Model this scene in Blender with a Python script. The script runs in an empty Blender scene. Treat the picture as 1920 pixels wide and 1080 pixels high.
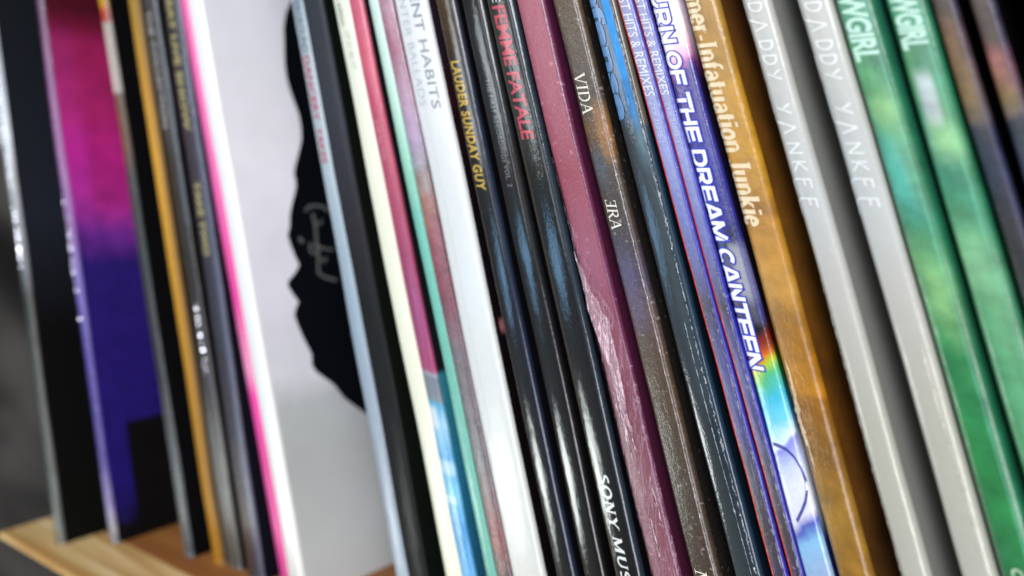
import bpy, bmesh, math, random
import numpy as np
from mathutils import Matrix, Vector, noise

C = bpy.context.scene.collection
S = bpy.context.scene

# ------------------------------------------------------------------ camera
FPX = 1860.0                       # focal length in pixels of a 1920 wide frame
YAW, PITCH, ROLL = map(math.radians, (42, -8.5, 1.7))
CAM = np.array([0.0, -110.0, 90.0])      # millimetres
Fw = np.array([-math.sin(YAW)*math.cos(PITCH), math.cos(YAW)*math.cos(PITCH), math.sin(PITCH)])
R0 = np.array([math.cos(YAW), math.sin(YAW), 0.0]); U0 = np.cross(R0, Fw)
Rt = R0*math.cos(ROLL) - U0*math.sin(ROLL); Up = np.cross(Rt, Fw)
MM = 0.001
cd = bpy.data.cameras.new('camera'); cam = bpy.data.objects.new('camera', cd); C.objects.link(cam)
cd.sensor_width = 36; cd.lens = FPX/1920*36
cam.matrix_world = Matrix(((Rt[0], Up[0], -Fw[0], CAM[0]*MM), (Rt[1], Up[1], -Fw[1], CAM[1]*MM),
                           (Rt[2], Up[2], -Fw[2], CAM[2]*MM), (0, 0, 0, 1)))
cd.clip_start = 0.005; cd.clip_end = 20
cd.dof.use_dof = True; cd.dof.focus_distance = 0.133; cd.dof.aperture_fstop = 13
cd.dof.aperture_blades = 0
S.camera = cam

# ------------------------------------------------------------------ world and lamps
W = bpy.data.worlds.new('World'); S.world = W; W.use_nodes = True
bg = W.node_tree.nodes['Background']; bg.inputs[0].default_value = (0.75, 0.85, 1, 1); bg.inputs[1].default_value = 0.045

def lamp(name, loc, target, sx, sy, power, color=(1, 1, 1)):
    l = bpy.data.lights.new(name, 'AREA'); l.shape = 'RECTANGLE'; l.size = sx*MM; l.size_y = sy*MM
    l.energy = power; l.color = color
    o = bpy.data.objects.new(name, l); C.objects.link(o); o.location = Vector(loc)*MM
    d = Vector(target)-Vector(loc); o.rotation_euler = d.to_track_quat('-Z', 'Z').to_euler()
    return o
lamp('ceiling_lamp', (350, -420, 620), (-60, 0, 60), 420, 260, 3.1, (1.0, 0.97, 0.95))
lamp('window_light', (-300, -900, 330), (-120, 0, 70), 420, 520, 2.5, (0.86, 0.93, 1.0))
lamp('edge_highlight_lamp', (190, -330, 10), (-110, 0, 60), 110, 300, 1.1, (1.0, 0.96, 1.0))  # added strip light: highlight lines on spine corners, fill on the covers
lamp('cover_fill_lamp', (150, -390, 340), (-130, 0, 60), 180, 140, 1.7, (0.93, 0.96, 1.0))  # added fill for the covers, too high to mirror in the spines
lamp('low_reflection_lamp', (-390, -300, -118), (-83, 0, 41), 84, 62, 0.36, (0.93, 1.0, 0.97))  # unseen lamp added low down for the white streak on the black spines
lamp('blue_reflection_lamp', (-372, -345, 18), (-88, 0, 70), 80, 46, 0.085, (0.3, 0.62, 1.0))  # unseen blue lamp added for the blue patch mirrored in the black spines
lamp('pale_reflection_lamp', (-372, -350, 132), (-98, 0, 100), 60, 90, 0.15, (0.9, 0.97, 1.0))  # small unseen lamp added for the pale reflection high on the black spines

S.view_settings.view_transform = 'Standard'; S.view_settings.look = 'None'
S.view_settings.exposure = -0.12; S.view_settings.gamma = 1.0
S.render.engine = 'CYCLES'
S.cycles.max_bounces = 8; S.cycles.transparent_max_bounces = 12
S.cycles.caustics_reflective = False; S.cycles.caustics_refractive = False

# ------------------------------------------------------------------ helpers
def ray(x, y): return Fw + Rt*(x-960)/FPX + Up*(540-y)/FPX
def on_plane_y(x, y, yk):
    d = ray(x, y); return CAM + d*(yk-CAM[1])/d[1]
def lin(h):
    h = h.lstrip('#'); r = []
    for i in (0, 2, 4):
        c = int(h[i:i+2], 16)/255; r.append(c/12.92 if c <= .04045 else ((c+.055)/1.055)**2.4)
    return (*r, 1)
def mesh_obj(name, verts, faces, mat, parent=None, uvs=None, smooth=True):
    me = bpy.data.meshes.new(name); me.from_pydata([tuple(Vector(v)*MM) for v in verts], [], faces)
    if uvs is not None:
        ul = me.uv_layers.new(name='map')
        for lp in me.loops: ul.data[lp.index].uv = uvs[lp.vertex_index]
    me.materials.append(mat)
    if smooth:
        for p in me.polygons: p.use_smooth = True
    o = bpy.data.objects.new(name, me); C.objects.link(o)
    if parent: o.parent = parent
    return o
def thing(name, label, cat, loc=(0, 0, 0), group=None, kind=None):
    o = bpy.data.objects.new(name, None); C.objects.link(o); o.empty_display_size = .01
    o.location = Vector(loc)*MM; tag(o, label, cat, group, kind); return o
def tag(o, label=None, cat=None, group=None, kind=None):
    for k, v in (('label', label), ('category', cat), ('group', group), ('kind', kind)):
        if v: o[k] = v

# ------------------------------------------------------------------ the records: base x of left edge, lean, thickness, how far forward
# k: (x0, lean, thickness, front y)
REC = {
 1: (-229.4, -.076, 3.6, -18), 2: (-218.8, -.095, 2.7, -10), 3: (-197.7, -.142, 3.3, -3), 4: (-189.3, -.138, 4.0, -1),
 5: (-185.2, -.137, 5.2, 0), 6: (-177.5, -.134, 6.0, 0), 7: (-164.7, -.187, 2.7, 0), 8: (-161.7, -.191, 4.9, 0),
 9: (-126.4, -.204, 3.5, 0), 10: (-122.7, -.2105, 5.3, 0), 11: (-112.4, -.2255, 4.0, 0), 12: (-108.4, -.2265, 3.3, 0),
 13: (-101.9, -.238, 2.3, 0), 14: (-99.5, -.2385, 3.4, 0), 15: (-96.0, -.2385, 7.05, 0),
 16: (-85.9, -.247, 4.0, 0), 17: (-79.9, -.251, 4.3, 0), 18: (-73.7, -.262, 5.1, 0), 19: (-66.4, -.276, 4.9, 0),
 20: (-59.0, -.2865, 4.5, 0), 21: (-51.7, -.2955, 4.2, 0), 22: (-45.4, -.311, 2.35, 0), 23: (-42.8, -.312, 2.0, 0),
 24: (-40.7, -.309, 3.85, 0), 25: (-36.5, -.304, 4.6, 0), 26: (-27.9, -.311, 3.6, 0), 27: (-20.3, -.3185, 4.0, 0),
 28: (-15.9, -.319, 4.25, 0), 29: (-10.4, -.319, 4.25, 0), 30: (-5.0, -.325, 2.4, 0), 31: (-.9, -.330, 2.4, 0),
 32: (4.6, -.332, 5.6, 0),
}
def xc(k, z):                      # shift of the sleeve at height z
    s = REC[k][1]; z1 = 125.0
    if z <= z1: return s*z
    s2 = s if k < 9 else -.25
    t = min(1, (z-z1)/60); return s*z1 + (z-z1)*(s + (s2-s)*(t*t*(3-2*t)) * .9)
def zof(k, y):                     # height on the left edge of record k that the photograph shows at image row y
    x0, s, w, yk = REC[k]
    a, b = -60.0, 200.0
    for _ in range(40):
        m = (a+b)/2; P = np.array([x0+s*m, yk, m])-CAM
        yy = 540-FPX*(P@Up)/(P@Fw)
        if yy > y: a = m
        else: b = m
    return (a+b)/2
def wob(k, z, f, a):
    return a*noise.noise(Vector((k*7.3, z*f, 0.5)))
BULGE = .16
def ysurf(k, u):                   # front surface of the spine, u from -w/2 to w/2
    w = REC[k][2]; r = CORN.get(k, .55); h = w/2
    b = -BULGE*(1-(u/h)**2)
    if abs(u) > h-r:
        d = abs(u)-(h-r); return b + r-math.sqrt(max(0, r*r-d*d))
    return b
CORN = {15: .8, 24: .5, 25: .9, 26: .8, 27: .8, 28: .7, 29: .7, 1: .9, 2: .9, 8: .8, 20: .7, 16: .7, 17: .8, 18: .8, 13: .4, 14: .5, 22: .35, 23: .35}

def tube_mesh(k, prof, zs, closed_caps, uvfun):
    """prof: list of (px, py, u); sweeps up the leaning centre line"""
    x0, s, w, yk = REC[k]; n = len(prof); V = []; F = []; UV = []
    for z in zs:
        dx = xc(k, z) + wob(k, z, .03, .24) + wob(k, z, .15, .05)
        for px, py, u in prof:
            V.append((px+dx, py + wob(k+50, z, .05, .18), z)); UV.append((u*MM*100, z*MM*10))
    for i in range(len(zs)-1):
        for j in range(n-1):
            a = i*n+j; F.append((a, a+1, a+n+1, a+n))
    if closed_caps:
        for i in (0, len(zs)-1):
            for j in range(n//2):
                a, b, c, d = i*n+j, i*n+j+1, i*n+n-2-j, i*n+n-1-j
                if b < c: F.append((a, b, c, d) if i == 0 else (d, c, b, a))
    return V, F, UV

ZS = [i*1.25 for i in range(0, 105)] + [131+i*9.2 for i in range(0, 21)]
GROUP = 'records standing in the leaning row'
def make_record(k, label, spine_mat, cover_mat):
    x0, s, w, yk = REC[k]; h = w/2; r = CORN.get(k, .55)
    t = thing('vinyl_record', label, 'record', (x0+h, yk, 0), GROUP)
    prof = []
    N = 7
    for i in range(N+1):           # left corner
        a = math.pi/2*i/N; px = -h + r - r*math.cos(a)
        prof.append((px, ysurf(k, px) if i else BULGE*0 + r, px))
    prof[0] = (-h, r, -h)
    M = 8
    for i in range(1, M):
        px = -h+r+(w-2*r)*i/M; prof.append((px, ysurf(k, px), px))
    for i in range(N+1):
        a = math.pi/2*(1-i/N); px = h - r + r*math.cos(a)
        prof.append((px, ysurf(k, px), px))
    prof[-1] = (h, r, h)
    prof = [(-h, r+.12, -h-.1)] + prof + [(h, r+.12, h+.1)]
    V, F, UV = tube_mesh(k, prof, ZS, True, None)
    # keep the base corners on the shelf: the wobble fades out at the bottom
    sp = mesh_obj('spine', V, F, spine_mat, t, UV)
    ys = [0, 2, 5, 10, 20, 40, 80, 150, 230, 308]
    ys = [r+.12+q for q in ys]
    cp = [(-h+.02, q, -q) for q in reversed(ys)] + [(h-.02, q, q) for q in ys]
    n = len(cp)
    V, F, UV = tube_mesh(k, cp, ZS, True, None)
    # the strip joining the two covers under the spine is not wanted
    half = n//2
    F = [f for f in F if not (set(v % n for v in f) == {half-1, half})]
    # back edge
    for i in range(len(ZS)-1):
        a = i*n; F.append((a+n-1, a, a+n, a+2*n-1))
    cv = mesh_obj('cover', V, F, cover_mat, t, UV, smooth=False)
    return t, sp, cv

# ------------------------------------------------------------------ materials
class NT:
    def __init__(s, name):
        s.m = bpy.data.materials.new(name); s.m.use_nodes = True; s.t = s.m.node_tree
        s.p = s.t.nodes['Principled BSDF']
    def n(s, ty, **kw):
        nd = s.t.nodes.new(ty)
        for k, v in kw.items(): setattr(nd, k, v)
        return nd
    def l(s, a, b): s.t.links.new(a, b)
    def math(s, op, a, b=None, clamp=False):
        nd = s.n('ShaderNodeMath', operation=op); nd.use_clamp = clamp
        for i, q in enumerate((a, b)):
            if q is None: continue
            if isinstance(q, (int, float)): nd.inputs[i].default_value = q
            else: s.l(q, nd.inputs[i])
        return nd.outputs[0]
    def mix(s, fac, a, b, mode='MIX'):
        nd = s.n('ShaderNodeMix', data_type='RGBA', blend_type=mode)
        for i, q in ((0, fac), (6, a), (7, b)):
            if isinstance(q, (int, float)): nd.inputs[i].default_value = q
            elif isinstance(q, tuple): nd.inputs[i].default_value = q
            else: s.l(q, nd.inputs[i])
        return nd.outputs[2]
    def ramp(s, fac, stops):
        nd = s.n('ShaderNodeValToRGB'); cr = nd.color_ramp; s.l(fac, nd.inputs[0])
        cr.elements[0].position = stops[0][0]; cr.elements[0].color = stops[0][1]
        cr.elements[1].position = stops[-1][0]; cr.elements[1].color = stops[-1][1]
        for p, c in stops[1:-1]:
            e = cr.elements.new(p); e.color = c
        return nd.outputs[0]
    def smooth(s, v, a, b):
        nd = s.n('ShaderNodeMapRange', interpolation_type='SMOOTHSTEP'); s.l(v, nd.inputs[0])
        nd.inputs[1].default_value = a; nd.inputs[2].default_value = b
        return nd.outputs[0]

def print_mat(name, k, stops, slant=0.0, warp=1.2, wscale=.25, bands=(), mott=.18, mscale=1.2, rough=.35, coat=.6,
              crough=.08, bump=.25, wrinkle=1.0, specks=None, patches=(), spec=.5):
    """printed card, colours set along the height (image rows of the photo turned into heights), with bands across,
    patches = (u, z0_row, z1_row, u0, u1, colour, strength, soft)"""
    T = NT(name)
    uvn = T.n('ShaderNodeUVMap', uv_map='map'); sx = T.n('ShaderNodeSeparateXYZ'); T.l(uvn.outputs[0], sx.inputs[0])
    u = T.math('MULTIPLY', sx.outputs[0], 10.0); v = T.math('MULTIPLY', sx.outputs[1], 100.0)   # millimetres
    cb = T.n('ShaderNodeCombineXYZ'); T.l(u, cb.inputs[0]); T.l(v, cb.inputs[1]); cb.inputs[2].default_value = k*3.1
    vec = cb.outputs[0]
    def nz(scale, detail=4, sc=(1, 1, 1), rough_=.55):
        mp = T.n('ShaderNodeMapping'); mp.inputs['Scale'].default_value = sc; T.l(vec, mp.inputs[0])
        q = T.n('ShaderNodeTexNoise'); q.inputs['Scale'].default_value = scale; q.inputs['Detail'].default_value = detail
        q.inputs['Roughness'].default_value = rough_
        T.l(mp.outputs[0], q.inputs[0]); return q.outputs[0]
    w1 = nz(wscale)
    vv = T.math('ADD', v, T.math('MULTIPLY', T.math('SUBTRACT', w1, .5), warp*4))
    vv = T.math('ADD', vv, T.math('MULTIPLY', u, slant))
    zs = [(zof(k, y), c) for y, c in stops]; zs.sort(key=lambda q: q[0])
    if len(zs) == 1: zs = zs + [(zs[0][0]+10, zs[0][1])]
    z0, z1 = zs[0][0]-.01, zs[-1][0]+.01
    fac = T.math('DIVIDE', T.math('SUBTRACT', vv, z0), z1-z0, clamp=True)
    col = T.ramp(fac, [((z-z0)/(z1-z0), lin(c)) for z, c in zs])
    uw = T.math('ADD', u, T.math('MULTIPLY', T.math('SUBTRACT', nz(.6), .5), .12))
    for (u0, u1, soft, c, al) in bands:
        f = T.math('MULTIPLY', T.smooth(uw, u0-soft, u0+soft), T.math('SUBTRACT', 1.0, T.smooth(uw, u1-soft, u1+soft)))
        col = T.mix(T.math('MULTIPLY', f, al), col, lin(c))
    vw = T.math('ADD', v, T.math('MULTIPLY', T.math('SUBTRACT', nz(.8), .5), .8))
    for (y0, y1, u0, u1, soft, c, al) in patches:
        za, zb = sorted((zof(k, y0), zof(k, y1)))
        f = T.math('MULTIPLY', T.smooth(uw, u0-soft*.4, u0+soft*.4), T.math('SUBTRACT', 1.0, T.smooth(uw, u1-soft*.4, u1+soft*.4)))
        g = T.math('MULTIPLY', T.smooth(vw, za-soft, za+soft), T.math('SUBTRACT', 1.0, T.smooth(vw, zb-soft, zb+soft)))
        col = T.mix(T.math('MULTIPLY', T.math('MULTIPLY', f, g), al), col, lin(c))
    m = T.math('ADD', T.math('MULTIPLY', T.math('SUBTRACT', nz(mscale, 6), .5), mott*4), 1.0)
    mc = T.n('ShaderNodeCombineColor'); [T.l(m, mc.inputs[i]) for i in range(3)]
    col = T.mix(1.0, col, mc.outputs[0], 'MULTIPLY')
    if specks:
        thr, c, al = specks
        vo = T.n('ShaderNodeTexVoronoi'); vo.inputs['Scale'].default_value = 2.6; T.l(vec, vo.inputs['Vector'])
        f1 = T.math('LESS_THAN', vo.outputs[0], thr)
        f2 = T.math('GREATER_THAN', nz(.9), .5)
        col = T.mix(T.math('MULTIPLY', T.math('MULTIPLY', f1, f2), al), col, lin(c))
        fib = T.n('ShaderNodeTexNoise'); fib.inputs['Scale'].default_value = 1.1; fib.inputs['Detail'].default_value = 8
        T.l(vec, fib.inputs[0])
        f3 = T.smooth(fib.outputs[0], .62, .72)
        col = T.mix(T.math('MULTIPLY', f3, al*.35), col, lin(c))
    T.l(col, T.p.inputs['Base Color'])
    r = T.math('ADD', T.math('MULTIPLY', T.math('SUBTRACT', nz(2.2, 5), .5), .35), rough, clamp=True)
    T.l(r, T.p.inputs['Roughness'])
    T.p.inputs['Specular IOR Level'].default_value = spec
    T.p.inputs['Coat Weight'].default_value = coat; T.p.inputs['Coat Roughness'].default_value = crough
    # film wrinkles run up the sleeve, with pimples
    a = nz(1.0, 5, (1.0, .22, 1)); b = nz(3.2, 3, (1, .6, 1))
    hgt = T.math('ADD', T.math('MULTIPLY', a, wrinkle), T.math('MULTIPLY', b, .35*wrinkle))
    bp = T.n('ShaderNodeBump'); bp.inputs['Strength'].default_value = bump; bp.inputs['Distance'].default_value = .00022
    T.l(hgt, bp.inputs['Height']); T.l(bp.outputs[0], T.p.inputs['Coat Normal'])
    b2 = T.n('ShaderNodeBump'); b2.inputs['Strength'].default_value = bump*.5; b2.inputs['Distance'].default_value = .0001
    T.l(b, b2.inputs['Height']); T.l(b2.outputs[0], T.p.inputs['Normal'])
    return T.m

def ink(name, c, rough=.4, coat=.4, al=1.0):
    T = NT(name)
    tc = T.n('ShaderNodeTexCoord'); q = T.n('ShaderNodeTexNoise'); q.inputs['Scale'].default_value = 900
    T.l(tc.outputs['Object'], q.inputs[0])
    col = T.mix(T.math('MULTIPLY', q.outputs[0], .45), lin(c), tuple([x*.62 for x in lin(c)[:3]]+[1]))
    T.l(col, T.p.inputs['Base Color']); T.p.inputs['Roughness'].default_value = rough
    T.p.inputs['Coat Weight'].default_value = coat; T.p.inputs['Coat Roughness'].default_value = .12
    if al < 1:
        w_ = T.smooth(q.outputs[0], .35, .6); T.l(T.math('ADD', T.math('MULTIPLY', w_, .25), al-.12), T.p.inputs['Alpha'])
    return T.m

def film_mat(name, tint, alpha=.35, dens=1.0):
    T = NT(name)
    tc = T.n('ShaderNodeTexCoord')
    mp = T.n('ShaderNodeMapping'); mp.inputs['Scale'].default_value = (1.2, 1.2, .11); T.l(tc.outputs['Object'], mp.inputs[0])
    q = T.n('ShaderNodeTexNoise'); q.inputs['Scale'].default_value = 900; q.inputs['Detail'].default_value = 5; q.inputs['Distortion'].default_value = 1.2
    T.l(mp.outputs[0], q.inputs[0])
    # creases: thin ridges
    rd = T.math('SUBTRACT', 1.0, T.math('MULTIPLY', T.math('ABSOLUTE', T.math('SUBTRACT', q.outputs[0], .5)), 16.0, ), clamp=True)
    T.p.inputs['Base Color'].default_value = lin(tint)
    T.p.inputs['Roughness'].default_value = .12
    T.p.inputs['Specular IOR Level'].default_value = .8
    al = T.math('ADD', T.math('MULTIPLY', rd, .55*dens), alpha, clamp=True)
    T.l(al, T.p.inputs['Alpha'])
    bp = T.n('ShaderNodeBump'); bp.inputs['Strength'].default_value = .9; bp.inputs['Distance'].default_value = .0004
    T.l(T.math('ADD', q.outputs[0], T.math('MULTIPLY', rd, .25)), bp.inputs['Height']); T.l(bp.outputs[0], T.p.inputs['Normal'])
    return T.m

# ------------------------------------------------------------------ lettering
def glyph_sans(body, bold=0.0, shear=0.0, spacing=1.0):
    cu = bpy.data.curves.new('t', 'FONT'); cu.body = body; cu.size = 1; cu.offset = bold; cu.shear = shear
    cu.space_character = spacing; cu.resolution_u = 3
    o = bpy.data.objects.new('t', cu); C.objects.link(o)
    dg = bpy.context.evaluated_depsgraph_get(); me = bpy.data.meshes.new_from_object(o.evaluated_get(dg))
    V = [(v.co.x, v.co.y, 0) for v in me.vertices]; F = [tuple(p.vertices) for p in me.polygons]
    bpy.data.objects.remove(o); bpy.data.curves.remove(cu); bpy.data.meshes.remove(me)
    return V, F

# seriffed letters drawn as strokes: ('L', thickness, points) ; thick T, thin t, serif s
def arc(cx, cy, rx, ry, a0, a1, n=12):
    return [(cx+rx*math.cos(math.radians(a0+(a1-a0)*i/n)), cy+ry*math.sin(math.radians(a0+(a1-a0)*i/n))) for i in range(n+1)]
def serif_glyphs(Tk=.15, tn=.07):
    s = .055
    def foot(x, y, w=.17): return (s, [(x-w, y+s/2 if y < .5 else y-s/2), (x+w, y+s/2 if y < .5 else y-s/2)])
    G = {}
    G['I'] = (.42, [(Tk, [(.21, 0), (.21, 1)]), foot(.21, 0), foot(.21, 1)])
    G['V'] = (.86, [(Tk, [(.12, 1), (.44, 0)]), (tn, [(.44, 0), (.74, 1)]), foot(.12, 1, .13), foot(.74, 1, .12)])
    G['A'] = (.88, [(tn, [(.12, 0), (.44, 1)]), (Tk, [(.44, 1), (.76, 0)]), (tn, [(.24, .36), (.64, .36)]), foot(.12, 0, .12), foot(.76, 0, .13)])
    G['D'] = (.86, [(Tk, [(.2, 0), (.2, 1)]), (tn, [(.06, .965), (.4, .965)]), (tn, [(.06, .035), (.4, .035)]), (Tk*.85, arc(.4, .5, .34, .465, 90, -90))])
    G['R'] = (.84, [(Tk, [(.2, 0), (.2, 1)]), (tn, [(.06, .965), (.42, .965)]), (tn, [(.2, .5), (.42, .5)]), (Tk*.8, arc(.42, .73, .22, .235, 90, -90)), (Tk, [(.42, .5), (.74, 0)]), foot(.2, 0), foot(.76, 0, .09)])
    G['E'] = (.7, [(Tk, [(.2, 0), (.2, 1)]), (tn, [(.06, .965), (.62, .965)]), (tn, [(.06, .035), (.64, .035)]), (tn, [(.2, .5), (.5, .5)]), (tn, [(.62, 1), (.6, .8)]), (tn, [(.64, 0), (.62, .22)])])
    G['3'] = (.7, [(Tk, [(.5, 0), (.5, 1)]), (tn, [(.64, .965), (.08, .965)]), (tn, [(.64, .035), (.06, .035)]), (tn, [(.5, .5), (.2, .5)]), (tn, [(.08, 1), (.1, .8)]), (tn, [(.06, 0), (.08, .22)])])
    G['S'] = (.66, [(Tk*.8, arc(.33, .74, .22, .22, 40, 200, 9) + [(.3, .54), (.42, .46)] + arc(.34, .26, .22, .23, 30, -145, 9))])
    G['O'] = (.9, [(Tk*.9, arc(.44, .5, .34, .46, 0, 360, 24))])
    G['C'] = (.8, [(Tk*.9, arc(.44, .5, .34, .46, 45, 315, 20)), (tn, [(.7, .95), (.7, .7)])])
    G['N'] = (.92, [(tn, [(.18, 0), (.18, 1)]), (Tk, [(.18, 1), (.72, 0)]), (tn, [(.72, 0), (.72, 1)]), foot(.18, 0, .13), foot(.14, 1, .12), foot(.72, 1, .13)])
    G['Y'] = (.84, [(Tk, [(.12, 1), (.42, .48)]), (tn, [(.42, .48), (.72, 1)]), (Tk, [(.42, .5), (.42, 0)]), foot(.12, 1, .13), foot(.72, 1, .12), foot(.42, 0)])
    G['M'] = (1.1, [(tn, [(.18, 0), (.18, 1)]), (Tk, [(.18, 1), (.54, .05)]), (tn, [(.54, .05), (.9, 1)]), (Tk, [(.9, 1), (.9, 0)]), foot(.18, 0, .13), foot(.9, 0), foot(.16, 1, .1), foot(.92, 1, .12)])
    G['U'] = (.9, [(Tk, [(.18, 1), (.18, .35)]), (Tk*.8, arc(.45, .34, .27, .3, 180, 360, 14)), (tn, [(.72, .35), (.72, 1)]), foot(.18, 1, .14), foot(.72, 1, .13)])
    # heavy lower case
    B = .235; th = .13
    def ft(x, y, w=.13): return (.07, [(x-w, y), (x+w, y)])
    G['m'] = (1.02, [(B, [(.16, 0), (.16, .66)]), (B, [(.5, 0), (.5, .48)]), (B, [(.84, 0), (.84, .48)]), (th, arc(.33, .46, .17, .18, 180, 0)), (th, arc(.67, .46, .17, .18, 180, 0)), ft(.16, .03), ft(.5, .03), ft(.84, .03), (.07, [(.02, .63), (.16, .63)])])
    G['n'] = (.7, [(B, [(.16, 0), (.16, .66)]), (B, [(.52, 0), (.52, .46)]), (th, arc(.34, .46, .18, .2, 180, 0)), ft(.16, .03), ft(.52, .03), (.07, [(.02, .63), (.16, .63)])])
    G['u'] = (.7, [(B, [(.16, .66), (.16, .2)]), (B, [(.52, .66), (.52, 0)]), (th, arc(.34, .2, .18, .18, 180, 360)), (.07, [(.02, .63), (.16, .63)]), (.07, [(.4, .63), (.52, .63)]), (.07, [(.52, .03), (.66, .03)])])
    G['e'] = (.6, [(B*.85, arc(.3, .33, .2, .29, 0, 320, 18)), (th*.8, [(.12, .36), (.5, .36)])])
    G['o'] = (.64, [(B*.9, arc(.32, .33, .21, .29, 0, 360, 18))])
    G['r'] = (.5, [(B, [(.16, 0), (.16, .66)]), (th, arc(.34, .44, .18, .2, 180, 90)), (B*.9, [(.38, .58), (.4, .55)]), ft(.16, .03), (.07, [(.02, .63), (.16, .63)])])
    G['-'] = (.4, [(.1, [(.06, .32), (.34, .32)])])
    G['f'] = (.42, [(B, [(.17, 0), (.17, .75)]), (th, arc(.32, .75, .15, .2, 180, 60)), (.08, [(.02, .6), (.36, .6)]), ft(.17, .03)])
    G['a'] = (.62, [(B, [(.44, 0), (.44, .45)]), (th, arc(.28, .45, .17, .18, 0, 160)), (B*.75, arc(.26, .2, .15, .16, 60, 320, 12)), (.07, [(.44, .03), (.58, .03)])])
    G['t'] = (.42, [(B, [(.17, .88), (.17, .16)]), (th, arc(.28, .16, .11, .12, 180, 330)), (.08, [(.02, .6), (.36, .6)])])
    G['i'] = (.34, [(B, [(.17, 0), (.17, .66)]), (B*1.1, [(.17, .84), (.17, .95)]), ft(.17, .03), (.07, [(.03, .63), (.17, .63)])])
    G['J'] = (.52, [(B, [(.32, 1), (.32, .1)]), (th, arc(.18, .1, .14, .2, 0, -150)), (B, [(.06, -.02), (.08, .06)]), (.08, [(.12, .96), (.48, .96)])])
    G['k'] = (.68, [(B, [(.16, 0), (.16, 1)]), (th, [(.2, .3), (.5, .62)]), (B*.9, [(.3, .38), (.54, .02)]), ft(.16, .03), ft(.56, .03, .11), (.07, [(.4, .63), (.62, .63)]), (.07, [(.02, .96), (.16, .96)])])
    G[' '] = (.36, [])
    return G
# wide heavy capitals
def block_glyphs(T=.23):
    h = T/2; w = .98; G = {}
    G['R'] = (1.16, [(T, [(h, 0), (h, 1)]), (T, [(h, 1-h), (.6, 1-h)]), (T, [(h, .42), (.6, .42)]), (T, arc(.6, .65, .25, .235, 88, -88, 10)), (T*1.05, [(.5, .42), (.86, .02)])])
    G['E'] = (1.06, [(T, [(h, 0), (h, 1)]), (T, [(h, 1-h), (.92, 1-h)]), (T*.9, [(h, .5), (.86, .5)]), (T, [(h, h), (.94, h)])])
    G['T'] = (1.06, [(T, [(0, 1-h), (.98, 1-h)]), (T, [(.49, 1-h), (.49, 0)])])
    G['U'] = (1.16, [(T, [(h, 1), (h, .4)]), (T, arc(.5, .42, .385, .305, 180, 360, 14)), (T, [(w-h+.02, .4), (w-h+.02, 1)])])
    G['N'] = (1.18, [(T, [(h, 0), (h, 1)]), (T*1.15, [(h+.04, .95), (w-h-.02, .05)]), (T, [(w-h+.02, 0), (w-h+.02, 1)])])
    G['O'] = (1.24, [(T, arc(.55, .5, .43, .385, 0, 360, 28))])
    G['F'] = (1.0, [(T, [(h, 0), (h, 1)]), (T, [(h, 1-h), (.9, 1-h)]), (T*.9, [(h, .5), (.82, .5)])])
    G['H'] = (1.18, [(T, [(h, 0), (h, 1)]), (T, [(w-h+.02, 0), (w-h+.02, 1)]), (T*.9, [(h, .5), (w-h, .5)])])
    G['D'] = (1.18, [(T, [(h, 0), (h, 1)]), (T, [(h, 1-h), (.52, 1-h)]), (T, [(h, h), (.52, h)]), (T, arc(.52, .5, .4, .385, 88, -88, 14))])
    G['A'] = (1.2, [(T, [(.1, 0), (.5, .96)]), (T, [(.6, .96), (1.0, 0)]), (T*.8, [(.25, .27), (.85, .27)]), (T, [(.42, 1-h), (.68, 1-h)])])
    G['M'] = (1.34, [(T, [(h, 0), (h, 1)]), (T, [(h+.02, .94), (.58, .12)]), (T, [(.58, .12), (1.03, .94)]), (T, [(1.05, 0), (1.05, 1)])])
    G['C'] = (1.03, [(T, arc(.53, .5, .42, .385, 48, 312, 22))])
    G[' '] = (.42, [])
    return G
# thin flourished capitals
def thin_glyphs():
    t = .075; G = {}
    G['D'] = (.8, [(t, [(.1, .3), (.12, 1)]), (t, [(.1, 1)] + arc(.24, .65, .34, .34, 90, -70, 12)), (t, [(.12, .32), (.4, .32)])])
    G['A'] = (1.3, [(t, [(-1.1, .04), (.1, .04), (.2, .08), (.55, 1)]), (t, [(.55, 1), (.85, .3)]), ])
    G['Y'] = (.85, [(t, [(.1, 1), (.35, .62)]), (t, [(.62, 1), (.3, .3)]), (t*.8, [(-.7, .06), (.6, .0)])])
    G['N'] = (.95, [(t, [(.1, .3), (.1, .95)]), (t, [(.1, .95), (.62, .3)]), (t, [(.62, .3), (.62, 1)])])
    G['K'] = (.95, [(t, [(.15, .3), (.15, 1)]), (t, [(.6, 1), (.2, .62)]), (t, [(.2, .62), (.66, .3)])])
    G['E'] = (1.05, [(t, [(.15, 1), (.12, .3)]), (t, [(.15, .98), (.6, .98)]), (t, [(.14, .64), (.5, .64)]), (t, [(.12, .3), (.2, .06), (1.1, .02)])])
    G['_'] = (.5, [(.05, [(-3.2, .02), (.1, .02)])])
    G[' '] = (1.0, [])
    return G
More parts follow.
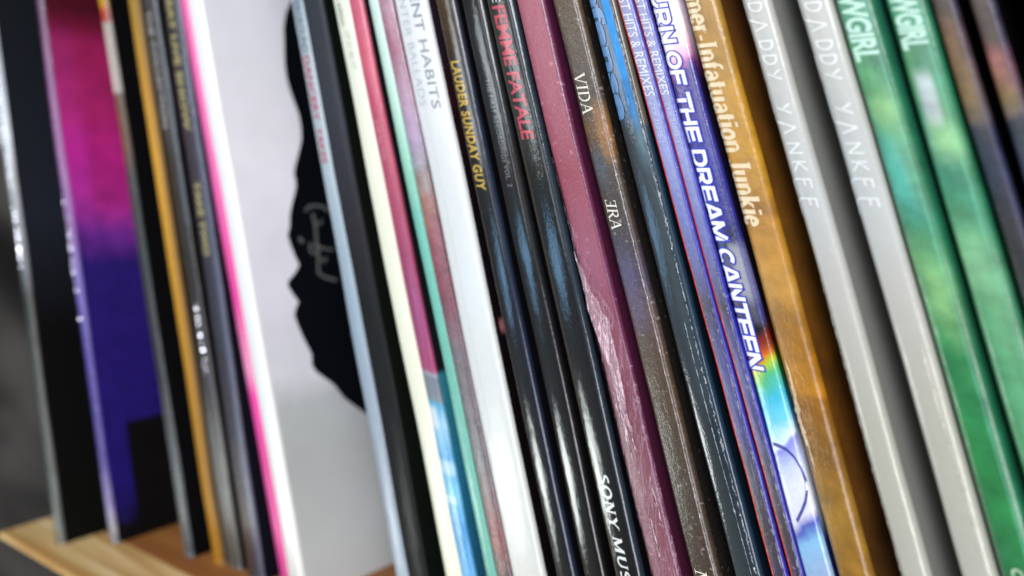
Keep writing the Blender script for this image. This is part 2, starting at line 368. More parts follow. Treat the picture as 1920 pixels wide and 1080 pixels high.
def stroke_text(body, G, spacing=1.0, grow=0.0, base_lvl=0):
    V = []; F = []; x = 0; lvl = 0
    for ch in body:
        adv, strokes = G[ch]
        for th, pts in strokes:
            lvl = (lvl+1) % 7; h = th/2 + grow
            n = len(pts); cl = n > 3 and math.dist(pts[0], pts[-1]) < 1e-6
            if grow and not cl:
                pts = list(pts)
                for e, q in ((0, 1), (-1, -2)):
                    dx, dy = pts[e][0]-pts[q][0], pts[e][1]-pts[q][1]; L = math.hypot(dx, dy)
                    pts[e] = (pts[e][0]+dx/L*grow, pts[e][1]+dy/L*grow)
            base = len(V)
            for i, (px, py) in enumerate(pts):
                if cl: a = pts[(i-1) % (n-1)]; b = pts[(i+1) % (n-1)]
                else: a = pts[max(0, i-1)]; b = pts[min(n-1, i+1)]
                dx, dy = b[0]-a[0], b[1]-a[1]; L = math.hypot(dx, dy) or 1; nx, ny = -dy/L, dx/L
                if not cl and 0 < i < n-1:
                    d1 = (px-a[0], py-a[1]); l1 = math.hypot(*d1) or 1
                    c = max(.5, abs((-d1[1]/l1)*nx + (d1[0]/l1)*ny)); hh = h/c
                else: hh = h
                # strokes keep to the letter's own box
                V.append((x+px+nx*hh, py+ny*hh, lvl)); V.append((x+px-nx*hh, py-ny*hh, lvl))
            for i in range(n-1):
                F.append((base+2*i, base+2*i+1, base+2*i+3, base+2*i+2))
        x += adv*spacing
    return V, F

def lettering(k, VF, y0, y1, b0, b1, mat, parent, span=None, lift=.05, name='lettering', drift=0.0, hspan=None):
    """y0..y1: image rows between which the part of the text given by span (x0,x1 in text units) stands;
    b0..b1: across the spine as a fraction of its thickness"""
    V, F = VF; xs = [v[0] for v in V]; ys = [v[1] for v in V]
    tx0, tx1 = span if span else (min(xs), max(xs)); ty0, ty1 = hspan if hspan else (min(ys), max(ys))
    z0, z1 = zof(k, y0), zof(k, y1); w = REC[k][2]
    bm = bmesh.new(); vs = [bm.verts.new((a, b, c)) for a, b, c in V]
    for f in F:
        if len(set(f)) == len(f):
            try: bm.faces.new([vs[i] for i in f])
            except ValueError: pass
    for q in range(1, 6):
        bmesh.ops.bisect_plane(bm, geom=bm.verts[:]+bm.edges[:]+bm.faces[:], plane_co=(0, ty0+(ty1-ty0)*q/6, 0), plane_no=(0, 1, 0))
    for v in bm.verts:
        a = (v.co.x-tx0)/(tx1-tx0); b = (v.co.y-ty0)/(ty1-ty0)
        z = z0+(z1-z0)*a; u = (b0+(b1-b0)*b + drift*a)*w - w/2
        dx = xc(k, z) + wob(k, z, .03, .24) + wob(k, z, .15, .05)
        y = ysurf(k, u) + wob(k+50, z, .05, .18) - lift - v.co.z*.006
        v.co = Vector((u+dx, y, z))*MM
    bm.normal_update()
    me = bpy.data.meshes.new(name); bm.to_mesh(me); bm.free(); me.materials.append(mat)
    for p in me.polygons:
        if p.normal.y > 0: p.flip()
    o = bpy.data.objects.new(name, me); C.objects.link(o); o.parent = parent
    return o
def text_width(VF): xs = [v[0] for v in VF[0]]; return min(xs), max(xs)

def ribbon(k, y0, y1, uf, wf, mat, parent, name='wrap_or_highlight', out=.12, seed=0, ragged=.5, step=.28):
    """a narrow strip up the spine: uf, wf = centre and half width across in mm as functions of image row"""
    za, zb = zof(k, y1), zof(k, y0); n = int((zb-za)/step)+2; V = []; F = []; rnd = random.Random(seed)
    for i in range(n):
        z = za+(zb-za)*i/(n-1); t = 1-i/(n-1); dx = xc(k, z)+wob(k, z, .03, .24)+wob(k, z, .15, .05)
        c = uf(t); h = wf(t)*(.75+.9*abs(noise.noise(Vector((z*.45, seed*3.1, 0)))))
        for j, q in enumerate((-1, -.3, .3, 1)):
            jt = (rnd.random()-.5)*ragged*h*2 if abs(q) == 1 else 0
            u = c + q*h + jt
            y = ysurf(k, max(-REC[k][2]/2+.02, min(REC[k][2]/2-.02, u))) + wob(k+50, z, .05, .18) - out*(1+.8*noise.noise(Vector((z*.9, q, seed)))) - (.1*rnd.random() if abs(q) == 1 else 0)
            V.append((u+dx, y, z))
    for i in range(n-1):
        for j in range(3): a = i*4+j; F.append((a, a+1, a+5, a+4))
    return mesh_obj(name, V, F, mat, parent)

# ------------------------------------------------------------------ setting
def noise_mat(name, c1, c2, scale, rough=.8, stretch=(1, 1, 1), detail=6, bump=.2, c3=None, lo=.35, hi=.65):
    T = NT(name); tc = T.n('ShaderNodeTexCoord'); mp = T.n('ShaderNodeMapping'); mp.inputs['Scale'].default_value = stretch
    T.l(tc.outputs['Object'], mp.inputs[0]); q = T.n('ShaderNodeTexNoise'); q.inputs['Scale'].default_value = scale
    q.inputs['Detail'].default_value = detail; q.inputs['Distortion'].default_value = .6; T.l(mp.outputs[0], q.inputs[0])
    st = [(lo, lin(c1)), (hi, lin(c2))]
    if c3: st = [(lo, lin(c1)), ((lo+hi)/2, lin(c3)), (hi, lin(c2))]
    T.l(T.ramp(q.outputs[0], st), T.p.inputs['Base Color']); T.p.inputs['Roughness'].default_value = rough
    bp = T.n('ShaderNodeBump'); bp.inputs['Strength'].default_value = bump; bp.inputs['Distance'].default_value = .001
    T.l(q.outputs[0], bp.inputs['Height']); T.l(bp.outputs[0], T.p.inputs['Normal'])
    return T.m
def box(name, x0, x1, y0, y1, z0, z1, mat, parent=None, bev=.4):
    bm = bmesh.new(); vs = [bm.verts.new(Vector((x, y, z))*MM) for x in (x0, x1) for y in (y0, y1) for z in (z0, z1)]
    for f in ((0, 1, 3, 2), (4, 6, 7, 5), (0, 4, 5, 1), (2, 3, 7, 6), (0, 2, 6, 4), (1, 5, 7, 3)): bm.faces.new([vs[i] for i in f])
    bmesh.ops.recalc_face_normals(bm, faces=bm.faces[:])
    if bev: bmesh.ops.bevel(bm, geom=bm.edges[:], offset=bev*MM, segments=3, affect='EDGES')
    me = bpy.data.meshes.new(name); bm.to_mesh(me); bm.free(); me.materials.append(mat)
    o = bpy.data.objects.new(name, me); C.objects.link(o)
    if parent: o.parent = parent
    return o

pine = noise_mat('pine', 'c99c5c', 'fbeec6', 150, .5, (.06, 1, 1), 4, .15, 'eccb90', .4, .6)
brown = noise_mat('brown_wood', '8a5426', 'a8703a', 60, .6, (.08, 1, 1), 5, .15)  # darker brown than the rail, for the board behind it
shelf = thing('wooden_shelf', 'pale pine shelf with a brown board under the row of records', 'shelf', (0, 0, -3))
def shelf_part(name, *a): 
    o = box(name, *a, parent=shelf); o.location = (0, 0, .003); return o
shelf_part('front_rail', -246.5, 260, -24.3, -7.6, -1.5, 0.0, pine)
shelf_part('base_board', -247, 260, -7.4, 335, -9, -.05, brown)
shelf_part('front_panel', -212, 260, -23.8, -12, -150, -1.7, pine)
dark_floor = noise_mat('dark_floor', '17181a', '2c2c2c', 8, .7)
fl = box('floor', -1500, 1500, -2000, 1500, -260, -250, dark_floor, bev=0); tag(fl, kind='structure')
wallm = noise_mat('mottled_grey', '121211', '716e6b', 14, .85, (1, 1, .55), 3, .1, '3c3a38')
wl = box('wall', -640, -600, -900, 1500, -250, 900, wallm, bev=0); tag(wl, 'mottled dark grey wall seen blurred beyond the left end of the shelf', 'wall')
cardm = noise_mat('pale_card', 'e6e3dd', 'f4f2ee', 20, .7)
card = box('card', -600, -597, 78, 140, 96, 190, cardm, bev=1); tag(card, 'blurred off white card against the grey wall at the far left', 'card')

# ------------------------------------------------------------------ each record
def glint_mat():
    T = NT('glint_metal'); T.p.inputs['Metallic'].default_value = 1; T.p.inputs['Base Color'].default_value = (.85, .88, .95, 1); T.p.inputs['Roughness'].default_value = .22
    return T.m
glint = glint_mat()
def glint_flakes(k, y0, y1, u, n, parent, seed, size=.2, lampx=(190, -330, 10)):
    # tiny metal flakes added as glints, each turned to mirror a lamp into the camera
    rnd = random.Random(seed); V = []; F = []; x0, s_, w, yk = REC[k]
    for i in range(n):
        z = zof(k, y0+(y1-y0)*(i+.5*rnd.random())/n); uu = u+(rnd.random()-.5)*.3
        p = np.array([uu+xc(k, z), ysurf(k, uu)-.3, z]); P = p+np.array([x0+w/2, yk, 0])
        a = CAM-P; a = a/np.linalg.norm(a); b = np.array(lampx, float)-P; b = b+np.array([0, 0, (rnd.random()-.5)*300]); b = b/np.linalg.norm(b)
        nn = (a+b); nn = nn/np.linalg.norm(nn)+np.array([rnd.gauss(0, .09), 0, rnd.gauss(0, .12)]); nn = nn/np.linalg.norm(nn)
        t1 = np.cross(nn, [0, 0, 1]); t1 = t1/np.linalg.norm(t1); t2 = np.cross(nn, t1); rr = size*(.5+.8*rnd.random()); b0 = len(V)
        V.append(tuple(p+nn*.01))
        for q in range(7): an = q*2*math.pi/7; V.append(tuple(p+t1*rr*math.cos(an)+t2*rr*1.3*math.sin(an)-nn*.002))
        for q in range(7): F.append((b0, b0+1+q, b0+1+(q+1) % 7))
    return mesh_obj('sleeve_glints', V, F, glint, parent)
P = print_mat
blk = lambda k, c='0b0b0d', **kw: P('black_print', k, [(0, c), (1080, c)], **{**dict(mott=.1, rough=.55, coat=0.0, bump=.12, spec=.05), **kw})
H = lambda k: REC[k][2]/2

t, sp, cv = make_record(1, 'black record in clear sleeve, leftmost of the row, at the end of the shelf',
    P('sleeve_grey', 1, [(0, '8fa0ad'), (250, 'dfe8f0'), (330, 'b5b9bd'), (500, '6a6f74'), (560, '363832'), (1030, '5c625e')], rough=.2, coat=1, crough=.03, bump=.9, wrinkle=2.4),  # pale upper stops paint the highlight on the plastic edge
    P('black_sleeve', 1, [(0, '171b20'), (400, '20242d'), (620, '0d0d0d'), (1030, '0d0e0c')], rough=.6, coat=0.0, spec=.05, bump=.15, mott=.08))

glint_flakes(1, 400, 515, 1.1, 14, t, 21, .24)
glint_flakes(1, 150, 400, 1.1, 22, t, 24, .18)
t, sp, cv = make_record(2, 'record with magenta cover fading to deep violet, second from the left',
    P('purple_spine', 2, [(0, '552c4e'), (120, '80467a'), (300, '98619c'), (430, '8c62a6'), (520, '7568b4'), (640, '51409a'), (860, '3f3088'), (950, '8c80ae'), (990, 'a0a0a8'), (1030, '55555c')], rough=.25, coat=1, crough=.03, bump=.9, wrinkle=2.2),
    P('magenta_cover', 2, [(0, '480c1c'), (40, '6a1434'), (70, '962460'), (200, 'b02c7c'), (280, 'c42b9c'), (380, 'a83098'), (430, '6b2a8c'), (490, '281a6c'), (900, '20156a'), (955, '1c1456'), (985, '0c0a10'), (1030, '0c0a0a')],
      slant=.15, mott=.2, mscale=.25, warp=1.5, rough=.6, coat=0.0, spec=.12, bump=.1,
      patches=((800, 1030, 6.4, 90, .5, '0b090a', 1.0), (60, 400, 6.0, 80, 5, '9c0f3c', .4))))

glint_flakes(2, 365, 560, .3, 18, t, 22, .16)
glint_flakes(2, 595, 615, .3, 1, t, 28, .25)
t, sp, cv = make_record(3, 'thin record with orange and yellow top and beige label on a dark spine',
    P('label_spine', 3, [(0, 'd8b020'), (12, 'e0a020'), (22, 'd8502a'), (40, 'c04a2a'), (46, 'cdbfb2'), (172, 'd8cbc0'), (178, '7a5a3a'), (280, '7a5228'), (330, '3f4038'), (700, '38342f'), (900, '777a78'), (1040, '60686c')],
      warp=.1, rough=.3, coat=.7, bump=.4, bands=((.75, 3, .2, '2c3a42', .6),)),
    blk(3))
t, sp, cv = make_record(4, 'record with a thin mustard gold spine',
    P('gold_spine', 4, [(0, 'a8842f'), (150, 'c49032'), (300, 'd79f33'), (600, 'c08a22'), (900, 'a87614'), (1050, 'b57f1c')], rough=.5, coat=.2, bump=.2, bands=((1.3, 3, .3, '5a421c', .7),)), blk(4))
t, sp, cv = make_record(5, 'dark grey record with blurred white lettering, touching the gold spine',
    P('grey_spine', 5, [(0, '413e44'), (20, '2b2c2c'), (240, '38383a'), (300, '26231e'), (620, '24211b'), (720, '343536'), (860, '6a6b68'), (1060, '4e4f4c')],
      rough=.3, coat=1, crough=.05, bump=.8, wrinkle=1.8, patches=((0, 420, 1.6, 3, .5, '3d4854', .6),)), blk(5))
w_ink = ink('white_ink', 'e8e6e2'); 
lettering(5, glyph_sans('THE COLLECTION', .01), 22, 240, .22, .62, ink('dull_white_ink', 'b9b8b4'), sp)
glint_flakes(5, 565, 700, 1.4, 16, t, 23, .22)
lettering(5, glyph_sans('STEREO', 0), 770, 850, .3, .5, ink('dull_white_ink', '9a9a98'), sp)
t, sp, cv = make_record(6, 'dark record with khaki lettering and a blue grey edge, left of the thin pink spine',
    P('slate_spine', 6, [(0, '30302e'), (260, '36353a'), (560, '3a3842'), (760, '36323a'), (1060, '3c3a42')],
      rough=.3, coat=.9, bump=.7, wrinkle=1.6, bands=((-4, -1.7, .3, '0b0b0d', .97), (1.6, 3.4, .4, '5c6480', .5))), blk(6, '12121c'))
kh = ink('khaki_ink', 'bdb37a')
lettering(6, glyph_sans('GREAT LIVE', .03), -40, 125, .3, .66, kh, sp)
lettering(6, glyph_sans('SHOW', .03), 135, 246, .3, .66, kh, sp)
lettering(6, glyph_sans('TAKE TWO', .03), 340, 478, .3, .66, kh, sp)
t, sp, cv = make_record(7, 'record with a thin hot pink spine pressed against the white sleeve',
    P('pink_spine', 7, [(0, 'e060a0'), (300, 'dd62a4'), (560, 'dd3c94'), (690, 'e08ab0'), (740, 'e0389a'), (860, 'd33a8c'), (1080, 'cf4290')], rough=.45, coat=.4, bump=.3, mott=.06), blk(7, 'b03070'))
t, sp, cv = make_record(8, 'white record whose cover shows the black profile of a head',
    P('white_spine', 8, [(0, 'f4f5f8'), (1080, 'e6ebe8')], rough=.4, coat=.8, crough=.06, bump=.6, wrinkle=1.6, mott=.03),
    P('white_cover', 8, [(0, 'eceef6'), (300, 'f8f7ff'), (560, 'ecebf6'), (690, 'e0e2ea'), (760, 'c2c7c8'), (900, 'bcc1c1'), (1080, 'cacfd0')], rough=.5, coat=.15, bump=.15, mott=.05, mscale=.1, warp=2, wscale=.1))  # bright-to-grey fade down the cover is set in these colour stops
# the head printed on the white cover
def cover_point(k, x, y, off=.12):
    """meets the right hand cover of record k"""
    x0, s, w, yk = REC[k]; d = ray(x, y); n = np.array([1, 0, -s]); p0 = np.array([x0+w+off, yk, 0])
    return CAM + d*(((p0-CAM)@n)/(d@n))
def decal(name, k, pts, mat, parent, off=.12):
    x0, s, w, yk = REC[k]; o0 = np.array([x0+w/2, yk, 0]); V = []
    for x, y in pts:
        p = cover_point(k, x, y, off)-o0; V.append(tuple(p + np.array([wob(k, p[2], .03, .24)+wob(k, p[2], .15, .05), 0, 0])))
    bm = bmesh.new(); vs = [bm.verts.new(Vector(v)*MM) for v in V]; bm.faces.new(vs); bm.normal_update()
    bmesh.ops.triangulate(bm, faces=bm.faces[:]); me = bpy.data.meshes.new(name); bm.to_mesh(me); bm.free()
    me.materials.append(mat); o = bpy.data.objects.new(name, me); C.objects.link(o); o.parent = parent; return o
head = [(544, 4), (536, 25), (532, 50), (533, 90), (534, 120), (537, 145), (542, 165), (551, 190), (560, 215), (564, 238), (565, 260), (560, 285), (553, 310), (551, 325), (555, 345),
        (553, 360), (547, 382), (543, 404), (543, 425), (539, 442), (545, 460), (553, 480), (561, 497), (552, 514), (541, 526), (540, 536), (550, 552), (560, 566), (555, 578), (552, 591),
        (558, 608), (567, 630), (577, 650), (584, 664), (585, 685), (592, 696), (603, 704), (616, 713), (626, 721), (634, 732), (646, 747), (668, 763), (690, 778), (735, 800), (735, 600), (680, 300), (625, 0), (600, -60)]
decal('printed_head', 8, head, ink('print_black', '0b0e14', .3, .3), cv, .3)
chalk = ink('chalk_ink', '6e706e')
def cstroke(pts, wd):
    L = []; R_ = []
    for i, (x, y) in enumerate(pts):
        a = pts[max(0, i-1)]; b = pts[min(len(pts)-1, i+1)]; dx, dy = b[0]-a[0], b[1]-a[1]; l = math.hypot(dx, dy)
        L.append((x-dy/l*wd, y+dx/l*wd)); R_.append((x+dy/l*wd, y-dx/l*wd))
    return L + R_[::-1]
for i, (pts, wd) in enumerate((([(572, 396), (578, 388), (590, 385), (606, 388), (616, 396)], 2.4), ([(586, 400), (591, 425), (593, 450), (597, 480), (597, 512), (610, 520), (632, 526)], 2.4),
                 ([(561, 445), (568, 455)], 3), ([(583, 455), (580, 468), (588, 477), (596, 468), (590, 458)], 2.2), ([(596, 462), (612, 467), (626, 468)], 2), ([(602, 484), (608, 492), (612, 482)], 2), ([(590, 418), (600, 420), (603, 412)], 2))):
    decal('signature_stroke', 8, cstroke(pts, wd), chalk, cv, .42+.01*i)

t, sp, cv = make_record(9, 'record with a light blue spine and red lettering, right of the black head',
    P('lightblue_spine', 9, [(0, '98a8b4'), (100, 'a4b2ba'), (310, 'a4b5be'), (560, '90a3b2'), (900, '8c98a6'), (1080, '93a2b2')], rough=.45, coat=.5, bump=.35, mott=.05, warp=1), blk(9, '20242c'))
lettering(9, glyph_sans('OVERGROUND', .01), -20, 100, .28, .8, ink('slate_ink', '5d6a75'), sp)
lettering(9, glyph_sans('DANCERY', .015), 106, 228, .25, .75, ink('red_ink', 'b8394f'), sp)
lettering(9, glyph_sans('TAKES', .015), 240, 306, .25, .72, ink('red_ink', 'b8394f'), sp)
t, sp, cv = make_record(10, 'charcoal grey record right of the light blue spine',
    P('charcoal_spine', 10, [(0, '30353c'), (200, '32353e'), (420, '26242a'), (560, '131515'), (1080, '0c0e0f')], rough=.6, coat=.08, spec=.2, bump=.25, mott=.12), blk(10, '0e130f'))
t, sp, cv = make_record(11, 'record with a cream spine and faint grey lettering, left of the pink and blue spine',
    P('cream_spine', 11, [(0, 'dde2d2'), (300, 'e2e4d0'), (1080, 'dcdfca')], rough=.45, coat=.3, bump=.25, mott=.03), blk(11, '30302a'))
lettering(11, glyph_sans('Deluxe edition', 0), -40, 50, .3, .62, ink('grey_ink', '5f635b'), sp)
lettering(11, glyph_sans('LP 21 40 77', 0), 62, 130, .45, .75, ink('pale_grey_ink', 'b5b9ae'), sp)
t, sp, cv = make_record(12, 'record whose spine turns from pink to sky blue under a small grey label',
    P('pink_blue_spine', 12, [(0, 'c45a72'), (120, 'c65a70'), (200, 'b44a66'), (320, 'ac4a64'), (480, '983a60'), (600, '923a6c'), (690, '983864'), (697, '8f98a6'), (703, '6a7482'), (745, '737c8a'), (752, '3f9cc0'), (790, '8fc0dc'), (850, '4e9ccc'), (920, '68b6dc'), (980, '3a8cc8'), (1080, '58a4d6')],
      warp=.4, slant=.1, rough=.4, coat=.5, bump=.35, mott=.1, mscale=.5,
      patches=((760, 800, -1.8, .2, .8, 'd6dde6', .8), (860, 885, -1.5, 1.6, .5, 'cfe0ea', .5), (925, 940, -1.8, 1, .3, 'b8dcea', .7))),
    P('teal_cover', 12, [(0, '0a0f14'), (690, '0c1012'), (700, '2b7c8c'), (900, '1f6a8a'), (1080, '1a4f6a')], warp=.2, rough=.5, coat=.2))
lettering(12, glyph_sans('Side by side', 0), 225, 300, .35, .6, ink('pale_pink_ink', 'dfa6b4'), sp)
t, sp, cv = make_record(13, 'very thin record with a pale mint green spine',
    P('mint_spine', 13, [(0, 'c4dad2'), (180, 'b0d2c4'), (300, '8cc4ae'), (420, '6cb5a4'), (1080, '63a99a')], rough=.4, coat=.5, bump=.4, mott=.08), blk(13, '3b1f24'))
t, sp, cv = make_record(14, 'thin record with marbled mauve and grey spine between the mint and the white spines',
    P('marble_spine', 14, [(0, 'b08a9a'), (90, '9c5f78'), (180, 'b08ea6'), (270, 'a893b4'), (310, '8f8f92'), (370, '9c6f60'), (440, '8f4f58'), (560, '7d3f48'), (640, '6c6064'), (850, '57585e'), (930, '6a5054'), (990, '7a2c28'), (1080, '5a4245')],
      warp=2.5, wscale=.5, rough=.3, coat=.9, bump=.7, wrinkle=1.6, mott=.2, mscale=.5, bands=((-1.75, -1.25, .15, '3c1f2c', .6), (1.2, 2, .15, '5c4450', .5))), blk(14, '30262a'))
t, sp, cv = make_record(15, 'thick white record with grey capital lettering near the top',
    P('bright_white_spine', 15, [(0, 'dce0e3'), (1080, 'c9cec9')], rough=.4, coat=.7, crough=.07, bump=.4, mott=.03, bands=((-1.3, -1.05, .25, 'b3b9b8', .35),)),
    P('darkred_cover', 15, [(0, '2a1a1e'), (60, '251c28'), (180, '2a1115'), (320, '120c0d'), (1080, '0e0a0d')], mott=.3, mscale=.3, rough=.3, coat=.5, patches=((595, 618, 2, 6, .6, 'b06a70', .9),)))
g1 = ink('soft_grey_ink', '8f969c')
vf = glyph_sans('SILENT HABITS', .012, 0, 1.05)
sub = glyph_sans('SIL', .012, 0, 1.05); x0s = text_width(sub)[1]*1.04
lettering(15, vf, -8, 206, .58, .86, g1, sp, span=(x0s, text_width(vf)[1]))
vf = glyph_sans('WINTER BALLADS', .0, 0, 1.05)
lettering(15, vf, -40, 200, .2, .44, ink('ghost_grey_ink', 'bcc4cc'), sp)

# three glossy black ones
def dim(c, f):
    return ''.join('%02x' % int(int(c[i:i+2], 16)*f) for i in (0, 2, 4))
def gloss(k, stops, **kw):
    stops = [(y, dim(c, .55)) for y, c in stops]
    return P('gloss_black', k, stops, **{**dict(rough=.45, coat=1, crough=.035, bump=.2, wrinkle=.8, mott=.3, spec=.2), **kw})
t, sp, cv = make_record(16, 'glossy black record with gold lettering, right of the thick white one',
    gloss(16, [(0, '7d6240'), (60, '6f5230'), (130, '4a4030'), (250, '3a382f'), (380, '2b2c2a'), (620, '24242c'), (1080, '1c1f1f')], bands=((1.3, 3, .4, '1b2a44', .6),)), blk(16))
gold = ink('gold_ink', 'c9a648', .3, .6)
vf = glyph_sans('LAUDER SUNDAY GUY', .03, 0, 1.12)
lettering(16, vf, 116, 356, .2, .68, gold, sp)
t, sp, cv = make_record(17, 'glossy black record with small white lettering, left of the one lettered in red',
    gloss(17, [(0, '2b2a2c'), (60, '3a3f42'), (240, '333a3e'), (330, '352a2c'), (420, '2a3336'), (620, '24242a'), (1080, '1b1e1e')], bands=((-2.6, -1.6, .3, '4a443c', .6),)), blk(17))  # lighter upper stops paint the pale reflection in the gloss
lettering(17, glyph_sans('THE FIRST RECORDINGS VOL. 2', .0, 0, 1.1), 150, 350, .42, .62, ink('faded_white_ink', '7c8284', .3, .6), sp)
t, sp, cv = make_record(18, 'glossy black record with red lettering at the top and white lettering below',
    gloss(18, [(0, '3c4648'), (120, '49504e'), (250, '4d5450'), (320, '34362f'), (420, '262c30'), (560, '232328'), (1080, '191c1c')], bands=((-3, -1.7, .3, '4a443a', .7), (1.9, 3, .3, '22303c', .8))), blk(18))  # paler stops near the top are a painted reflection
lettering(18, glyph_sans('FEMME FATALE', .02, 0, .96), 14, 262, .24, .72, ink('red_pink_ink', 'c04458', .35, .6), sp)
lettering(18, glyph_sans('THE', .0), -50, 8, .3, .6, ink('white_gloss_ink', 'd8dcdc', .3, .7), sp)
SG = serif_glyphs(.2, .11)
vf = stroke_text('SONY MUSIC', SG, 1.06); x1 = text_width(stroke_text('SONY MUS', SG, 1.06))[1]
lettering(18, vf, 882, 1080, .3, .62, ink('white_gloss_ink', 'dfe4e2', .3, .6), sp, span=(0, x1), hspan=(0, 1))

# pink record, half in torn film
t, sp, cv = make_record(19, 'dusty pink record with torn clear shrink film crumpled round its lower half',
    P('dusty_pink', 19, [(0, '9c5464'), (200, '94485a'), (330, '8c3a4a'), (480, '8e4c60'), (560, '844256'), (800, '723a48'), (1080, '7a4654')], rough=.38, coat=.5, crough=.2, bump=.5, mott=.09, mscale=1.5, specks=(.06, 'e8b8cc', .7), bands=((2.0, 3.6, .15, '5c2448', .8),)),
    P('plum_cover', 19, [(0, '4a1638'), (1080, '40142a')], mott=.1, rough=.5))
fm = film_mat('clear_film', 'd9b4c6', .04, .5)
def film_sheet(k, rows, mat, parent, seed, name='shrink_film', out=.25, amp=.3, nj=10):
    """rows: (image row, u left, u right)"""
    V = []; F = []; n = 0; rnd = random.Random(seed)
    ys = []; 
    for (ya, a0, a1), (yb, b0, b1) in zip(rows, rows[1:]):
        m = max(2, int(abs(zof(k, ya)-zof(k, yb))/.5))
        for i in range(m): q = i/m; ys.append((ya+(yb-ya)*q, a0+(b0-a0)*q, a1+(b1-a1)*q))
    ys.append(rows[-1]); w = REC[k][2]
    for (y, a, b) in ys:
        z = zof(k, y); dx = xc(k, z)+wob(k, z, .03, .24)+wob(k, z, .15, .05)
        b += (rnd.random()-.5)*.12
        for j in range(nj+1):
            u = a+(b-a)*j/nj; zz = z + .3*noise.noise(Vector((u, z*.5, seed)))
            uu = max(-w/2+.01, min(w/2-.01, u))
            yy = ysurf(k, uu)+wob(k+50, z, .05, .18) - out - amp*abs(noise.noise(Vector((u*.9, z*.22, seed+3)))) - amp*.5*noise.noise(Vector((u*2.5+z*.5, z*.6, seed+9)))
            if u > w/2: yy += (u-w/2)*1.0
            V.append((u+dx, yy, zz))
    m = nj+1
    for i in range(len(ys)-1):
        for j in range(nj): a = i*m+j; F.append((a, a+1, a+m+1, a+m))
    return mesh_obj(name, V, F, mat, parent)
film_sheet(19, [(295, -2.5, -2.3), (380, -2.55, -2.0), (450, -2.6, -1.2), (540, -2.6, .4), (570, -2.55, 1.6), (600, -2.5, 2.3), (700, -2.5, 2.5), (1100, -2.5, 2.6), (1200, -2.5, 2.6)], fm, t, 5)
# fold of brighter, doubled film
film_sheet(19, [(470, -2.4, -2.1), (540, -2.4, -.6), (600, -2.0, 1.2), (680, -.9, 1.0), (760, -.2, .7), (800, .5, .8)], film_mat('doubled_film', 'ecc8d6', .3, 1.2), t, 11, 'film_fold', .5, .5)

wf_ = film_mat('film_glint_streak', 'f0dbe4', .55, .9)
for i_ in range(10):
    rn = random.Random(90+i_); ya = rn.uniform(560, 980); yb_ = ya+rn.uniform(25, 150); u0_ = rn.uniform(-1.6, 2.0); u1_ = u0_+rn.uniform(-.2, .5)
    ribbon(19, ya, min(1100, yb_), lambda t_, a=u0_, b=u1_: min(2.3, a+(b-a)*t_), lambda t_: .035*math.sin(math.pi*min(1, max(0, t_)))+.01, wf_, t, 'film_glint_streak', .55, seed=60+i_, ragged=.4)  # pale strips added as glint streaks along the creased film
t, sp, cv = make_record(20, 'worn brown record with white seriffed lettering in two words',
    P('brown_spine', 20, [(0, '55432f'), (140, '463a2e'), (210, '3e3329'), (250, '5f4225'), (300, '3e3126'), (400, '3a2f26'), (520, '3e3548'), (580, '4f3e3a'), (700, '473522'), (900, '3e3328'), (1080, '3a2d22')],
      rough=.45, coat=.5, crough=.15, bump=.5, mott=.3, mscale=1.6, specks=(.09, 'd9cfc4', .75), patches=((195, 300, .3, 2.2, 1.5, 'b07a3c', .45), (285, 340, -1.6, .4, 2, '46525c', .6), (480, 610, -1.8, 1.0, 2, '55496c', .5)), bands=((1.55, 1.7, .1, 'a39a94', .6),)),
    P('worn_black', 20, [(0, '15120f'), (1080, '120f0c')], mott=.5, mscale=1.5, rough=.6, coat=.1, specks=(.05, '9a8f84', .5)))
cream = ink('cream_ink', 'e6dfce'); SG2 = serif_glyphs(.13, .06)
vf = stroke_text('VIDA', SG2, .98); lettering(20, vf, 138, 216, .17, .62, cream, sp)
vf = stroke_text('3RA', SG2, .98); lettering(20, vf, 374, 430, .2, .62, cream, sp)
vf = stroke_text('M', SG2, 1.0); lettering(20, vf, 1062, 1100, .2, .62, cream, sp)
ribbon(20, 0, 1100, lambda t_: 1.75, lambda t_: .05, film_mat('dusty_film', 'e6e0e6', .25, .8), t, seed=3, ragged=1.5)

t, sp, cv = make_record(21, 'slate record with a bright blue stripe and heavy blue lettering at the top',
    P('slate_blue', 21, [(0, '1a3550'), (60, '274a6c'), (200, '2b4560'), (240, '2c3238'), (500, '252b30'), (700, '1c252e'), (1080, '293238')], rough=.4, coat=.8, bump=.14, wrinkle=1.2, mott=.12, spec=.3,
      patches=((-200, 150, .1, 1.35, .6, '2f8fd6', .95), (120, 235, .3, 1.25, 2.0, '2a86cc', .95), (225, 300, .5, 1.2, 3, '7fa8b8', .8), (290, 760, .6, 1.1, 4, '5e7076', .55), (-200, 240, 1.4, 3, 1, '5e5648', .9), (240, 1100, 1.35, 3, 1.5, '173246', .9))), blk(21, '0d1a26'))
vf = glyph_sans('Defense', .045, 0, 1.02); a = text_width(glyph_sans('Def', .045, 0, 1.02))[1]
lettering(21, vf, 48, 226, -.02, .52, ink('steel_blue_ink', '5784b4', .4, .6), sp, span=(a, text_width(vf)[1]), lift=.09)
rf = film_mat('edge_film_and_sheen', '98a2a8', .8, .2)
ribbon(21, -60, 460, lambda t_: 1.6, lambda t_: .06, rf, t, seed=4, ragged=2.0)
ribbon(21, 600, 1100, lambda t_: .55+.3*t_, lambda t_: .05, rf, t, seed=7, ragged=.8)  # strip added as the pale reflected line down the lower spine
ribbon(21, 420, 1100, lambda t_: 1.45+.1*t_, lambda t_: .06, rf, t, seed=8, ragged=2.2)

